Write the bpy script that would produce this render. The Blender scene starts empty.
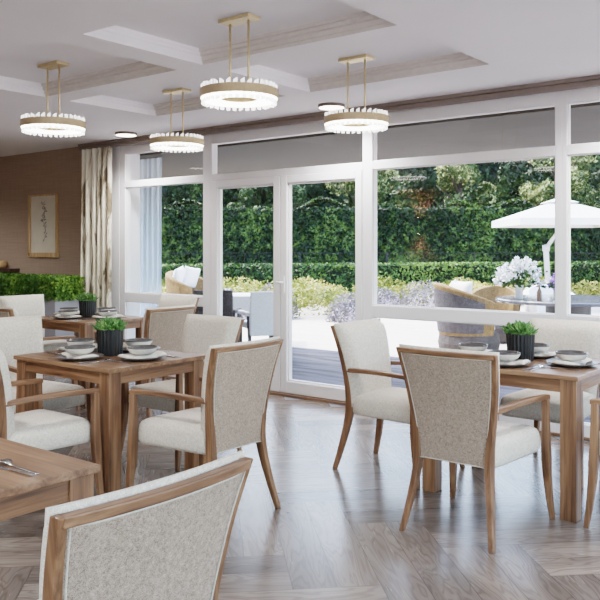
import bpy, bmesh, math, random
import numpy as np
from mathutils import Vector, Matrix
random.seed(7)
PI = math.pi
SC = bpy.context.scene
COL = SC.collection

# ---------------------------------------------------------------- materials
def lin(c):
    return tuple(((v/255)/12.92 if v/255 <= .04045 else ((v/255+.055)/1.055)**2.4) for v in c) + (1,)

class NT:
    def __init__(s, name):
        s.m = bpy.data.materials.new(name); s.m.use_nodes = True
        s.t = s.m.node_tree; s.t.nodes.clear()
        s.out = s.n('ShaderNodeOutputMaterial')
    def n(s, typ, **kw):
        x = s.t.nodes.new(typ)
        for k, v in kw.items(): setattr(x, k, v)
        return x
    def l(s, a, b): s.t.links.new(a, b)
    def ramp(s, fac, stops):
        r = s.n('ShaderNodeValToRGB'); e = r.color_ramp.elements
        while len(e) < len(stops): e.new(.5)
        for i, (p, c) in enumerate(stops): e[i].position = p; e[i].color = c
        s.l(fac, r.inputs[0]); return r.outputs[0]
    def coord(s, scale=(1,1,1), kind='Object', rot=(0,0,0)):
        tc = s.n('ShaderNodeTexCoord'); mp = s.n('ShaderNodeMapping')
        mp.inputs['Scale'].default_value = scale; mp.inputs['Rotation'].default_value = rot
        s.l(tc.outputs[kind], mp.inputs[0]); return mp.outputs[0]
    def noise(s, vec, scale, detail=4, rough=.55, dist=0):
        x = s.n('ShaderNodeTexNoise'); x.inputs['Scale'].default_value = scale
        x.inputs['Detail'].default_value = detail; x.inputs['Roughness'].default_value = rough
        x.inputs['Distortion'].default_value = dist
        s.l(vec, x.inputs['Vector']); return x.outputs['Fac']
    def bsdf(s, col=None, rough=.5, metal=0, spec=.5, link=None, bump=None, bstr=.2, bdist=.01, **kw):
        b = s.n('ShaderNodeBsdfPrincipled')
        if col is not None: b.inputs['Base Color'].default_value = col
        if link is not None: s.l(link, b.inputs['Base Color'])
        b.inputs['Roughness'].default_value = rough; b.inputs['Metallic'].default_value = metal
        b.inputs['Specular IOR Level'].default_value = spec
        for k, v in kw.items(): b.inputs[k].default_value = v
        if bump is not None:
            bp = s.n('ShaderNodeBump'); bp.inputs['Strength'].default_value = bstr; bp.inputs['Distance'].default_value = bdist
            s.l(bump, bp.inputs['Height']); s.l(bp.outputs[0], b.inputs['Normal'])
        s.l(b.outputs[0], s.out.inputs[0]); return b

def plain(name, c, rough=.5, metal=0, var=.06, scale=12, **kw):
    t = NT(name); f = t.noise(t.coord(), scale)
    a = lin(c); d = tuple(x*(1-var*2) for x in a[:3])+(1,); b = tuple(min(1, x*(1+var)) for x in a[:3])+(1,)
    t.bsdf(link=t.ramp(f, [(.3, d), (.7, b)]), rough=rough, metal=metal, **kw)
    return t.m

def wood(name, axis, dark, mid, light, rough=.42, k=1.0):
    t = NT(name)
    sc = [26*k, 26*k, 26*k]; sc[axis] = 1.6*k
    v = t.coord(tuple(sc))
    f = t.noise(v, 1.0, 6, .6, .6)
    sc2 = [120*k]*3; sc2[axis] = 3*k
    g = t.noise(t.coord(tuple(sc2)), 1.0, 3, .6)
    mx = t.n('ShaderNodeMath', operation='MULTIPLY_ADD'); t.l(g, mx.inputs[0]); mx.inputs[1].default_value = .35; t.l(f, mx.inputs[2])
    c = t.ramp(mx.outputs[0], [(.45, lin(dark)), (.66, lin(mid)), (.9, lin(light))])
    t.bsdf(link=c, rough=rough, bump=g, bstr=.12, bdist=.002)
    return t.m

def fabric(name, a, b, scale=420, rough=.92, sheen=.15):
    t = NT(name); v = t.coord()
    f = t.noise(v, scale, 2, .7); g = t.noise(v, scale*.22, 3, .6)
    mx = t.n('ShaderNodeMath', operation='MULTIPLY_ADD'); t.l(g, mx.inputs[0]); mx.inputs[1].default_value = .5; t.l(f, mx.inputs[2])
    c = t.ramp(mx.outputs[0], [(.55, lin(a)), (.95, lin(b))])
    t.bsdf(link=c, rough=rough, spec=.2, bump=f, bstr=.35, bdist=.003, **{'Sheen Weight': sheen})
    return t.m

def foliage(name, stops, scale=9, rough=.5, transl=.25):
    t = NT(name); f = t.noise(t.coord(), scale, 3, .7)
    g = t.noise(t.coord(), scale*.12, 2, .6)
    mx = t.n('ShaderNodeMath', operation='MULTIPLY_ADD'); t.l(g, mx.inputs[0]); mx.inputs[1].default_value = .7; t.l(f, mx.inputs[2])
    c = t.ramp(mx.outputs[0], stops)
    b = t.bsdf(link=c, rough=rough, spec=.35)
    tr = t.n('ShaderNodeBsdfTranslucent'); t.l(c, tr.inputs[0])
    ms = t.n('ShaderNodeMixShader'); ms.inputs[0].default_value = transl
    t.l(b.outputs[0], ms.inputs[1]); t.l(tr.outputs[0], ms.inputs[2]); t.l(ms.outputs[0], t.out.inputs[0])
    return t.m

def glow(name, c, strength):
    t = NT(name); e = t.n('ShaderNodeEmission'); e.inputs[0].default_value = lin(c); e.inputs[1].default_value = strength
    t.l(e.outputs[0], t.out.inputs[0]); return t.m

M = {}
W = ((74,49,33), (122,86,60), (158,120,90))
for i, a in enumerate('xyz'): M['wood_'+a] = wood('walnut_'+a, i, *W)
M['table_x'] = wood('table_oak', 0, (84,58,41), (128,94,69), (160,126,98), .34)
M['oatmeal'] = fabric('oatmeal_fabric', (184,174,160), (234,225,213), 380)
M['greyback'] = fabric('heather_fabric', (116,99,86), (192,173,156), 420)
M['piping'] = fabric('piping_cord', (180,171,158), (214,206,193), 500)
M['ceiling'] = plain('ceiling_paint', (245,242,244), .9, var=.01, scale=2)
M['white'] = plain('white_frame_paint', (242,239,240), .35, var=.01, scale=3)
M['plaster'] = plain('white_plaster', (238,236,238), .8, var=.01, scale=3)
M['brass'] = plain('brushed_brass', (222,200,156), .38, .6, .05, 40)
M['brass_dark'] = plain('aged_brass', (206,182,148), .42, .55, .05, 30)
M['steel'] = plain('cutlery_steel', (200,200,202), .22, 1, .03, 30)
M['black'] = plain('black_ceramic', (15,15,17), .5, 0, .1, 20)
M['plate'] = plain('stone_grey_glaze', (106,101,100), .28, 0, .12, 30)
M['bowl'] = plain('cream_stoneware', (222,216,208), .35, 0, .05, 40)
M['bowlin'] = plain('dark_grey_glaze', (84,79,77), .25, 0, .12, 30)
M['linen'] = fabric('cream_linen', (214,204,190), (240,233,222), 300)
M['rail'] = plain('taupe_rail', (128,114,106), .5, 0, .05, 20)
M['coffer'] = plain('coffer_riser_shade', (218,211,204), .6, 0, .03, 20)  # darker than the ceiling to paint shade on near and far risers
def mk_led():
    t = NT('led_ring_with_crystal_drops'); vo = t.n('ShaderNodeTexVoronoi'); vo.inputs['Scale'].default_value = 40
    t.l(t.coord(), vo.inputs['Vector'])
    e = t.n('ShaderNodeEmission'); t.l(t.ramp(vo.outputs['Distance'], [(.10, (.10,.095,.09,1)), (.26, (1,.95,.88,1))]), e.inputs[0]); e.inputs[1].default_value = 4.5
    t.l(e.outputs[0], t.out.inputs[0]); return t.m
M['led'] = mk_led()
M['lamp'] = glow('downlight_glow', (255,244,228), 4)
M['sconce'] = glow('sconce_glow', (255,214,160), 26)
M['concrete'] = plain('grey_planter', (150,152,160), .6, 0, .04, 6)
M['darkmetal'] = plain('dark_grey_metal', (70,70,74), .5, .2, .05, 20)
M['greymetal'] = plain('pale_grey_metal', (190,190,192), .45, .3, .04, 20)
M['outglass'] = plain('dark_table_glass', (84,88,96), .12, 0, .03, 6)
M['cloth'] = fabric('white_outdoor_cloth', (226,226,228), (248,248,250), 200)
M['canvas'] = fabric('white_parasol_canvas', (222,220,218), (246,244,242), 120)
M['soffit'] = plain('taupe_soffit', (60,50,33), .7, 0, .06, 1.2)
M['petal'] = plain('white_petals', (246,246,246), .6, 0, .02, 30)
M['purple'] = plain('lavender_petals', (150,120,196), .7, 0, .1, 30)
M['bottle'] = plain('brown_bottle_glass', (96,72,60), .2, 0, .05, 20)
M['paper'] = plain('cream_paper', (226,216,200), .7, 0, .04, 5)
M['ink'] = plain('grey_ink', (150,140,130), .8, 0, .12, 60)
M['oak'] = wood('pale_oak', 2, (150,116,78), (190,154,112), (214,182,142))
M['threshold'] = wood('threshold_wood', 0, (88,64,50), (128,98,78), (150,120,98))
M['clay'] = plain('beige_clay', (196,160,118), .6, 0, .06, 20)
M['darkwood'] = wood('dark_shelf_wood', 0, (44,32,26), (70,52,42), (92,70,56))
M['leaf_box'] = foliage('boxwood_leaves', [(.5, lin((22,44,12))), (.85, lin((74,112,38))), (1.15, lin((134,164,70)))], 14)
M['leaf_succ'] = foliage('succulent_leaves', [(.5, lin((34,70,30))), (.85, lin((88,132,66))), (1.1, lin((150,180,110)))], 30, .4, .1)
M['leaf_ivy'] = foliage('tall_hedge_leaves', [(.55, lin((8,18,6))), (.85, lin((30,52,18))), (1.08, lin((92,114,52)))], 5)
M['leaf_low'] = foliage('clipped_hedge_leaves', [(.5, lin((16,32,10))), (.85, lin((54,82,32))), (1.1, lin((110,134,62)))], 4)
M['leaf_tree'] = foliage('tree_leaves_painted_sun', [(.55, lin((10,18,8))), (.85, lin((66,84,38))), (1.05, lin((196,194,136)))], 4)  # pale and dark stops paint sun highlights and gaps between leaf clusters
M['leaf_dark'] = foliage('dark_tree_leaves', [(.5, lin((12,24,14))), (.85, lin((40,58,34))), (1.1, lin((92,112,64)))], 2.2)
M['leaf_bed'] = foliage('yellow_green_planting', [(.5, lin((48,60,18))), (.8, lin((112,118,42))), (1.1, lin((196,180,112)))], 2.5)
M['leaf_silver'] = foliage('silver_planting', [(.5, lin((58,64,54))), (.85, lin((124,120,124))), (1.1, lin((196,188,196)))], 5)
M['hedge_core'] = plain('hedge_shadow_core', (14,24,10), .9, 0, .2, 3)  # near-black green paints the shade between the leaves
M['bark'] = plain('tree_bark', (74,62,52), .9, 0, .2, 8)
M['wicker'] = fabric('tan_wicker', (96,74,48), (150,122,84), 90, .7, 0)
M['greywicker'] = fabric('grey_wicker', (62,60,63), (98,95,99), 90, .7, 0)
M['darkwicker'] = fabric('dark_wicker', (58,54,54), (94,90,90), 90, .7, 0)

def mk_wallpaper():
    t = NT('brown_woven_wallpaper')
    a = t.noise(t.coord((3, 3, 160)), 1.0, 3, .6); b = t.noise(t.coord((160, 160, 3)), 1.0, 3, .6)
    mx = t.n('ShaderNodeMath', operation='ADD'); t.l(a, mx.inputs[0]); t.l(b, mx.inputs[1])
    mr = t.n('ShaderNodeMath', operation='MULTIPLY'); t.l(mx.outputs[0], mr.inputs[0]); mr.inputs[1].default_value = .5
    t.bsdf(link=t.ramp(mr.outputs[0], [(.3, lin((140,120,105))), (.7, lin((170,149,132)))]), rough=.75, spec=.25)
    return t.m
M['wallpaper'] = mk_wallpaper()

def mk_curtain():
    t = NT('patterned_curtain_linen')
    f = t.noise(t.coord((9, 1.2, 2.4), 'UV'), 1.3, 5, .65, .8)
    g = t.noise(t.coord((30, 1, 7), 'UV'), 1.0, 4, .7, 1.2)
    c1 = t.ramp(f, [(.42, lin((132,118,98))), (.50, lin((220,210,192))), (.62, lin((242,236,222)))])
    c2 = t.ramp(g, [(.30, lin((128,118,100))), (.42, lin((255,255,255)))])
    mx = t.n('ShaderNodeMixRGB', blend_type='MULTIPLY'); mx.inputs[0].default_value = .75
    t.l(c1, mx.inputs[1]); t.l(c2, mx.inputs[2])
    b = t.bsdf(link=mx.outputs[0], rough=.9, spec=.1)
    return t.m
M['curtain'] = mk_curtain()

def mk_sheer():
    t = NT('pale_reflection_sheer')
    d = t.n('ShaderNodeBsdfTranslucent'); d.inputs[0].default_value = lin((226,236,246))
    tr = t.n('ShaderNodeBsdfTransparent'); ms = t.n('ShaderNodeMixShader')
    ms.inputs[0].default_value = .42
    t.l(tr.outputs[0], ms.inputs[1]); t.l(d.outputs[0], ms.inputs[2]); t.l(ms.outputs[0], t.out.inputs[0])
    return t.m
M['sheer'] = mk_sheer()

def mk_glass():
    t = NT('window_glass')
    lw = t.n('ShaderNodeLayerWeight'); lw.inputs[0].default_value = .5
    pw = t.n('ShaderNodeMath', operation='POWER'); pw.inputs[1].default_value = 5; t.l(lw.outputs['Facing'], pw.inputs[0])
    mu = t.n('ShaderNodeMath', operation='MULTIPLY_ADD'); mu.inputs[1].default_value = .9; mu.inputs[2].default_value = .05; t.l(pw.outputs[0], mu.inputs[0])
    tr = t.n('ShaderNodeBsdfTransparent'); tr.inputs[0].default_value = (.96, .97, .97, 1)
    gl = t.n('ShaderNodeBsdfGlossy'); gl.inputs['Roughness'].default_value = 0.0
    ms = t.n('ShaderNodeMixShader'); t.l(mu.outputs[0], ms.inputs[0]); t.l(tr.outputs[0], ms.inputs[1]); t.l(gl.outputs[0], ms.inputs[2])
    t.l(ms.outputs[0], t.out.inputs[0]); return t.m
M['glass'] = mk_glass()

def mk_crystal():
    t = NT('glowing_crystal')
    t.bsdf(lin((240,240,244)), .05, 0, .8, **{'Transmission Weight': .6, 'IOR': 1.5, 'Emission Color': (1, .97, .92, 1), 'Emission Strength': .35})  # slight emission puts the LED sparkle into the crystals
    return t.m
M['crystal'] = mk_crystal()

def mk_floor():
    t = NT('herringbone_oak_floor')
    uv = t.n('ShaderNodeUVMap'); uv.uv_map = 'plank'
    rnd = t.n('ShaderNodeAttribute'); rnd.attribute_name = 'rnd'
    sep = t.n('ShaderNodeSeparateXYZ'); t.l(uv.outputs[0], sep.inputs[0])
    # offset the grain per plank
    comb = t.n('ShaderNodeCombineXYZ')
    off = t.n('ShaderNodeMath', operation='MULTIPLY'); off.inputs[1].default_value = 57.0; t.l(rnd.outputs['Fac'], off.inputs[0])
    t.l(off.outputs[0], comb.inputs[2])
    av = t.n('ShaderNodeVectorMath', operation='ADD'); t.l(uv.outputs[0], av.inputs[0]); t.l(comb.outputs[0], av.inputs[1])
    mp = t.n('ShaderNodeMapping'); mp.inputs['Scale'].default_value = (.9, 5.5, 1); t.l(av.outputs[0], mp.inputs[0])
    base = t.noise(mp.outputs[0], 1.0, 3, .5, .5)
    # cathedral rings: sine of the slow noise
    ml = t.n('ShaderNodeMath', operation='MULTIPLY'); ml.inputs[1].default_value = 62.0; t.l(base, ml.inputs[0])
    sn = t.n('ShaderNodeMath', operation='SINE'); t.l(ml.outputs[0], sn.inputs[0])
    mp2 = t.n('ShaderNodeMapping'); mp2.inputs['Scale'].default_value = (5, 150, 1); t.l(av.outputs[0], mp2.inputs[0])
    fine = t.noise(mp2.outputs[0], 1.0, 3, .6)
    a = t.n('ShaderNodeMath', operation='MULTIPLY_ADD'); t.l(sn.outputs[0], a.inputs[0]); a.inputs[1].default_value = .02; t.l(base, a.inputs[2])
    b = t.n('ShaderNodeMath', operation='MULTIPLY_ADD'); t.l(fine, b.inputs[0]); b.inputs[1].default_value = .22; t.l(a.outputs[0], b.inputs[2])
    c1 = t.ramp(b.outputs[0], [(.40, lin((104,94,86))), (.62, lin((131,120,111))), (.84, lin((150,139,129)))])
    ln = t.n('ShaderNodeMath', operation='POWER'); ab = t.n('ShaderNodeMath', operation='ABSOLUTE'); t.l(sn.outputs[0], ab.inputs[0]); t.l(ab.outputs[0], ln.inputs[0]); ln.inputs[1].default_value = 3
    fl = t.n('ShaderNodeMath', operation='MULTIPLY'); t.l(ln.outputs[0], fl.inputs[0]); t.l(fine, fl.inputs[1])
    lm = t.ramp(fl.outputs[0], [(.15, (1,1,1,1)), (.6, (.66,.62,.60,1))])
    cm = t.n('ShaderNodeMixRGB', blend_type='MULTIPLY'); cm.inputs[0].default_value = 1; t.l(c1, cm.inputs[1]); t.l(lm, cm.inputs[2]); col = cm.outputs[0]
    tone = t.ramp(rnd.outputs['Fac'], [(0, (.52,.51,.52,1)), (.35, (.84,.83,.83,1)), (1, (1.05,1.02,1.0,1))])
    mx = t.n('ShaderNodeMixRGB', blend_type='MULTIPLY'); mx.inputs[0].default_value = 1; t.l(col, mx.inputs[1]); t.l(tone, mx.inputs[2])
    # seams
    def edge(sock, length):
        p = t.n('ShaderNodeMath', operation='PINGPONG'); p.inputs[1].default_value = length/2; t.l(sock, p.inputs[0])
        g = t.n('ShaderNodeMath', operation='LESS_THAN'); g.inputs[1].default_value = .0022; t.l(p.outputs[0], g.inputs[0]); return g.outputs[0]
    e1 = edge(sep.outputs[0], 1.11); e2 = edge(sep.outputs[1], .185)
    em = t.n('ShaderNodeMath', operation='MAXIMUM'); t.l(e1, em.inputs[0]); t.l(e2, em.inputs[1])
    es = t.n('ShaderNodeMath', operation='MULTIPLY'); es.inputs[1].default_value = .6; t.l(em.outputs[0], es.inputs[0])
    m2 = t.n('ShaderNodeMixRGB'); t.l(es.outputs[0], m2.inputs[0]); t.l(mx.outputs[0], m2.inputs[1]); m2.inputs[2].default_value = lin((56,46,42))
    rr = t.n('ShaderNodeMapRange'); t.l(fine, rr.inputs[0]); rr.inputs[3].default_value = .17; rr.inputs[4].default_value = .32
    bs = t.bsdf(link=m2.outputs[0], rough=.3, spec=.5, bump=fine, bstr=.05, bdist=.001)
    t.l(rr.outputs[0], bs.inputs['Roughness'])
    return t.m
M['floor'] = mk_floor()

def mk_patio():
    t = NT('pale_patio_slabs')
    br = t.n('ShaderNodeTexBrick'); v = t.coord((1, 1, 1))
    t.l(v, br.inputs['Vector']); br.offset = .5
    br.inputs['Color1'].default_value = lin((222,212,202)); br.inputs['Color2'].default_value = lin((206,196,188)); br.inputs['Mortar'].default_value = lin((150,140,134))
    br.inputs['Scale'].default_value = 1; br.inputs['Mortar Size'].default_value = .008
    br.inputs['Brick Width'].default_value = 1.6; br.inputs['Row Height'].default_value = .5
    f = t.noise(t.coord((1, 6, 1)), 2.0, 4, .6)
    mx = t.n('ShaderNodeMixRGB', blend_type='MULTIPLY'); mx.inputs[0].default_value = 1
    t.l(br.outputs[0], mx.inputs[1]); t.l(t.ramp(f, [(.3, (.8,.8,.82,1)), (.6, (1,1,1,1))]), mx.inputs[2])
    t.bsdf(link=mx.outputs[0], rough=.6)
    return t.m
M['patio'] = mk_patio()

# ---------------------------------------------------------------- mesh helpers
class MB:
    def __init__(s): s.v = []; s.f = []; s.mi = []; s.cur = 0
    def add(s, vs, fs):
        b = len(s.v); s.v += [tuple(x) for x in vs]
        for f in fs: s.f.append([b+i for i in f]); s.mi.append(s.cur)
        return s
    def box(s, x0, x1, y0, y1, z0, z1):
        v = [(x, y, z) for z in (z0, z1) for y in (y0, y1) for x in (x0, x1)]
        return s.add(v, [(0,2,3,1), (4,5,7,6), (0,1,5,4), (2,6,7,3), (0,4,6,2), (1,3,7,5)])
    def loft(s, rings, cap=True, closed=True):
        n = len(rings[0]); v = [p for r in rings for p in r]; f = []
        for i in range(len(rings)-1):
            for j in range(n if closed else n-1):
                k = (j+1) % n
                f.append((i*n+j, i*n+k, (i+1)*n+k, (i+1)*n+j))
        if cap and closed:
            f.append(tuple(range(n-1, -1, -1))); f.append(tuple((len(rings)-1)*n+j for j in range(n)))
        return s.add(v, f)
    def lathe(s, prof, n=28, c=(0,0,0), closed=False):
        rings = [[(c[0]+r*math.cos(2*PI*j/n), c[1]+r*math.sin(2*PI*j/n), c[2]+z) for j in range(n)] for r, z in prof]
        if closed: rings.append(rings[0])
        return s.loft(rings, cap=not closed)
    def tube(s, pts, r, n=8, closed=False):
        pts = [Vector(p) for p in pts]; rings = []; m = len(pts)
        up = Vector((0,0,1)); prev = None
        for i, p in enumerate(pts):
            a = pts[(i-1) % m] if (closed or i > 0) else p
            b = pts[(i+1) % m] if (closed or i < m-1) else p
            t = (b-a).normalized()
            if prev is None:
                x = t.orthogonal().normalized()
            else:
                x = (prev - t*prev.dot(t)).normalized()
            prev = x; y = t.cross(x); rr = r[i] if isinstance(r, (list, tuple)) else r
            rings.append([tuple(p + x*rr*math.cos(2*PI*j/n) + y*rr*math.sin(2*PI*j/n)) for j in range(n)])
        if closed: rings.append(rings[0])
        return s.loft(rings, cap=not closed)
    def rect_loft(s, secs):   # (cx,cy,cz,wx,wy) horizontal rectangles
        return s.loft([[(x-a/2, y-b/2, z), (x+a/2, y-b/2, z), (x+a/2, y+b/2, z), (x-a/2, y+b/2, z)] for x, y, z, a, b in secs])
    def build(s, name, mat, parent=None, smooth=False, bevel=0, sub=0, loc=None, segs=2):
        me = bpy.data.meshes.new(name); me.from_pydata(s.v, [], s.f)
        mats = mat if isinstance(mat, (list, tuple)) else [mat]
        for m in mats: me.materials.append(M[m] if isinstance(m, str) else m)
        if len(mats) > 1: me.polygons.foreach_set('material_index', s.mi)
        bm = bmesh.new(); bm.from_mesh(me); bmesh.ops.recalc_face_normals(bm, faces=bm.faces); bm.to_mesh(me); bm.free()
        if smooth: me.polygons.foreach_set('use_smooth', [True]*len(me.polygons))
        me.update()
        o = bpy.data.objects.new(name, me); COL.objects.link(o)
        if loc: o.location = loc
        if parent: o.parent = parent
        if bevel:
            b = o.modifiers.new('edge', 'BEVEL'); b.width = bevel; b.segments = segs; b.limit_method = 'ANGLE'; b.angle_limit = .6
            b.harden_normals = False
        if sub:
            u = o.modifiers.new('soft', 'SUBSURF'); u.levels = sub; u.render_levels = sub
        return o

def quads(name, P, parent=None, mat=None):
    """P: (n,4,3) array of leaf quads -> one mesh"""
    n = len(P); me = bpy.data.meshes.new(name)
    me.vertices.add(n*4); me.vertices.foreach_set('co', P.astype(np.float32).ravel())
    me.loops.add(n*4); me.loops.foreach_set('vertex_index', np.arange(n*4, dtype=np.int32))
    me.polygons.add(n); me.polygons.foreach_set('loop_start', np.arange(0, n*4, 4, dtype=np.int32)); me.polygons.foreach_set('loop_total', np.full(n, 4, dtype=np.int32))
    me.materials.append(M[mat]); me.update(); me.validate()
    o = bpy.data.objects.new(name, me); COL.objects.link(o)
    if parent: o.parent = parent
    return o

RNG = np.random.default_rng(5)
def leaves(C, size, N=None, ratio=.55, spread=.9):
    """diamond leaves at centres C, facing roughly N"""
    n = len(C); C = np.asarray(C, float)
    r = RNG.normal(size=(n, 3))
    nn = (np.asarray(N, float) if N is not None else 0) + r*spread
    nn /= np.linalg.norm(nn, axis=1, keepdims=True)
    t = np.cross(nn, RNG.normal(size=(n, 3))); t /= np.linalg.norm(t, axis=1, keepdims=True)
    b = np.cross(nn, t); s = size*RNG.uniform(.6, 1.25, (n, 1))
    return np.stack([C - t*s, C + b*s*ratio, C + t*s, C - b*s*ratio], 1)

def tag(o, label=None, cat=None, group=None, kind=None):
    if label: o['label'] = label
    if cat: o['category'] = cat
    if group: o['group'] = group
    if kind: o['kind'] = kind
    return o
def empty(name, loc=(0,0,0), rz=0):
    o = bpy.data.objects.new(name, None); COL.objects.link(o); o.empty_display_size = .1
    o.location = loc; o.rotation_euler = (0, 0, rz); return o
def copy_tree(o, parent=None):
    c = o.copy(); COL.objects.link(c)
    if parent: c.parent = parent
    for ch in list(KIDS.get(o.name, [])) : copy_tree(ch, c)
    return c
KIDS = {}
def index_kids():
    KIDS.clear()
    for o in bpy.data.objects:
        if o.parent: KIDS.setdefault(o.parent.name, []).append(o)
def struct(o): o['kind'] = 'structure'; return o
def interp(z, pts):
    if z <= pts[0][0]: return pts[0][1]
    for (a, b), (c, d) in zip(pts, pts[1:]):
        if z <= c:
            t = (z-a)/(c-a); t2 = t
            return b+(d-b)*t2
    return pts[-1][1]
def smooth_pts(pts, n=6):
    """Catmull-Rom densified table of (z, v)"""
    out = []
    P = [pts[0]]+list(pts)+[pts[-1]]
    for i in range(1, len(P)-2):
        p0, p1, p2, p3 = P[i-1], P[i], P[i+1], P[i+2]
        for k in range(n):
            t = k/n
            out.append(tuple(.5*((2*p1[d])+(-p0[d]+p2[d])*t+(2*p0[d]-5*p1[d]+4*p2[d]-p3[d])*t*t+(-p0[d]+3*p1[d]-3*p2[d]+p3[d])*t**3) for d in (0, 1)))
    out.append(pts[-1]); return out

# ---------------------------------------------------------------- key dimensions
YW = 5.85          # inner face of the window wall
ZC = 2.64          # ceiling
ZR = 2.74          # recessed coffers
XL, XR_, YB = -11.5, 1.7, -3.2   # side walls and back wall

# ---------------------------------------------------------------- floor (herringbone planks)
def build_floor():
    Wd, s = .37, math.sqrt(.5)
    V = []; F = []; UV = []; R = []
    def plank(u0, u1, v0, v1, along_u):
        cu, cv = (u0+u1)/2, (v0+v1)/2
        x, y = s*(cv-cu), s*(cv+cu)
        if not (XL-.4 < x < XR_+.4 and YB-.4 < y < YW+.2): return
        b = len(V)
        for (u, v) in ((u0, v0), (u1, v0), (u1, v1), (u0, v1)): V.append((s*(v-u), s*(v+u), 0))
        F.append((b, b+1, b+2, b+3)); r = random.random(); R.append(r)
        if along_u: UV.extend([(0,0), (1.11,0), (1.11,.185), (0,.185)])
        else: UV.extend([(0,0), (0,.185), (1.11,.185), (1.11,0)])
    for i in range(-40, 41):
        for j in range(-40, 41):
            m = (i+j) % 6
            v0 = .35+i*Wd; u0 = -.10+j*Wd
            if m == 3:      # start of a block running along u
                for k in (0, 1): plank(u0, u0+3*Wd, v0+k*.185, v0+k*.185+.185, True)
            if m == 0:
                for k in (0, 1): plank(u0+k*.185, u0+k*.185+.185, v0, v0+3*Wd, False)
    me = bpy.data.meshes.new('floor'); me.from_pydata(V, [], F)
    uvl = me.uv_layers.new(name='plank'); uvl.data.foreach_set('uv', [c for p in UV for c in p])
    at = me.attributes.new('rnd', 'FLOAT', 'FACE'); at.data.foreach_set('value', R)
    me.materials.append(M['floor']); me.update()
    o = bpy.data.objects.new('floor', me); COL.objects.link(o); struct(o)
build_floor()
struct(MB().box(XL-.3, XR_+.3, YB-.3, YW+.1, -.2, -.006).build('floor_slab', 'concrete'))

# ---------------------------------------------------------------- ceiling with four stepped coffers
COF = [(-5.62, -4.06), (-3.81, -2.29)]; COFY = [(2.80, 3.765), (3.995, 4.95)]
def build_ceiling():
    b = MB()
    xs = sorted([XL, XR_]+[v for p in COF for v in p]); ys = sorted([YB, YW+.1]+[v for p in COFY for v in p])
    inside = lambda x, y: any(a < x < c for a, c in COF) and any(a < y < c for a, c in COFY)
    for i in range(len(xs)-1):
        for j in range(len(ys)-1):
            x, y = (xs[i]+xs[i+1])/2, (ys[j]+ys[j+1])/2
            if not inside(x, y):
                b.add([(xs[i], ys[j], ZC), (xs[i+1], ys[j], ZC), (xs[i+1], ys[j+1], ZC), (xs[i], ys[j+1], ZC)], [(0, 1, 2, 3)])
    o = b.build('ceiling', 'ceiling'); struct(o)
    t = MB()
    for a, c in COF:
        for d, e in COFY:
            steps = [(0, ZC), (0, ZC+.022), (.012, ZC+.022), (.012, ZC+.05), (.03, ZC+.055), (.03, ZC+.075), (.045, ZC+.08), (.045, ZR)]
            for q in range(len(steps)-1):
                (k0, z0), (k1, z1) = steps[q], steps[q+1]
                R = lambda k, z: [(a+k*.25, d+k, z), (c-k*.25, d+k, z), (c-k*.25, e-k, z), (a+k*.25, e-k, z)]
                A, B = R(k0, z0), R(k1, z1)
                for n_ in range(4):
                    t.cur = n_ % 2; m_ = (n_+1) % 4
                    t.add([A[n_], A[m_], B[m_], B[n_]], [(0, 1, 2, 3)])
    tr = t.build('coffer_moulding', ['coffer', 'ceiling'], o)
    p = MB()
    for a, c in COF:
        for d, e in COFY: p.add([(a, d, ZR), (c, d, ZR), (c, e, ZR), (a, e, ZR)], [(0, 1, 2, 3)])
    p.build('coffer_panel', 'ceiling', o)
build_ceiling()
struct(MB().box(XL-.3, XR_+1.0, YB-2.2, YW+.3, 2.9, 3.05).build('roof_slab', 'soffit'))  # overhang past back and side walls added to keep sun out

# ---------------------------------------------------------------- walls
struct(MB().box(XL-.3, -7.41, YW, YW+.3, 0, 2.9).build('wall_window_brown', 'wallpaper'))
struct(MB().box(XL-.3, XL, YB, YW, 0, 2.9).build('wall_left', 'wallpaper'))
struct(MB().box(XL-.3, -2.9, YB-.3, YB, 0, 2.9).box(-2.9, 1.2, YB-.3, YB, 2.5, 2.9).box(-2.9, 1.2, YB-.3, YB, 0, .12).box(1.2, XR_+.3, YB-.3, YB, 0, 2.9).build('wall_back', 'wallpaper'))
struct(MB().box(-30, 16, -25, YB-.3, -.25, -.03).build('ground_back', 'patio'))  # unseen pale ground added around the house to bounce sunlight indoors
struct(MB().box(XR_+.3, 16, YB-.3, YW+.3, -.25, -.03).build('ground_right', 'patio'))
struct(MB().box(-30, XL-.3, YB-.3, YW+.3, -.25, -.03).build('ground_left', 'patio'))
struct(MB().box(-7.41, -7.27, YW-.005, YW+.3, 0, 2.9).build('wall_window_jamb', 'plaster'))
struct(MB().box(-7.27, XR_+.3, YW, YW+.3, 2.575, 2.9).build('wall_window_head', 'plaster'))
struct(MB().box(.95, XR_+.3, YW, YW+.3, 0, 2.575).build('wall_window_pier', 'plaster'))
wr = MB().box(XR_, XR_+.3, YB, -2.0, 0, 2.9).box(XR_, XR_+.3, 5.2, YW, 0, 2.9).box(XR_, XR_+.3, -2.0, 5.2, 2.5, 2.9).box(XR_, XR_+.3, -2.0, 5.2, 0, .15)
struct(wr.build('wall_right', 'plaster'))

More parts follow.
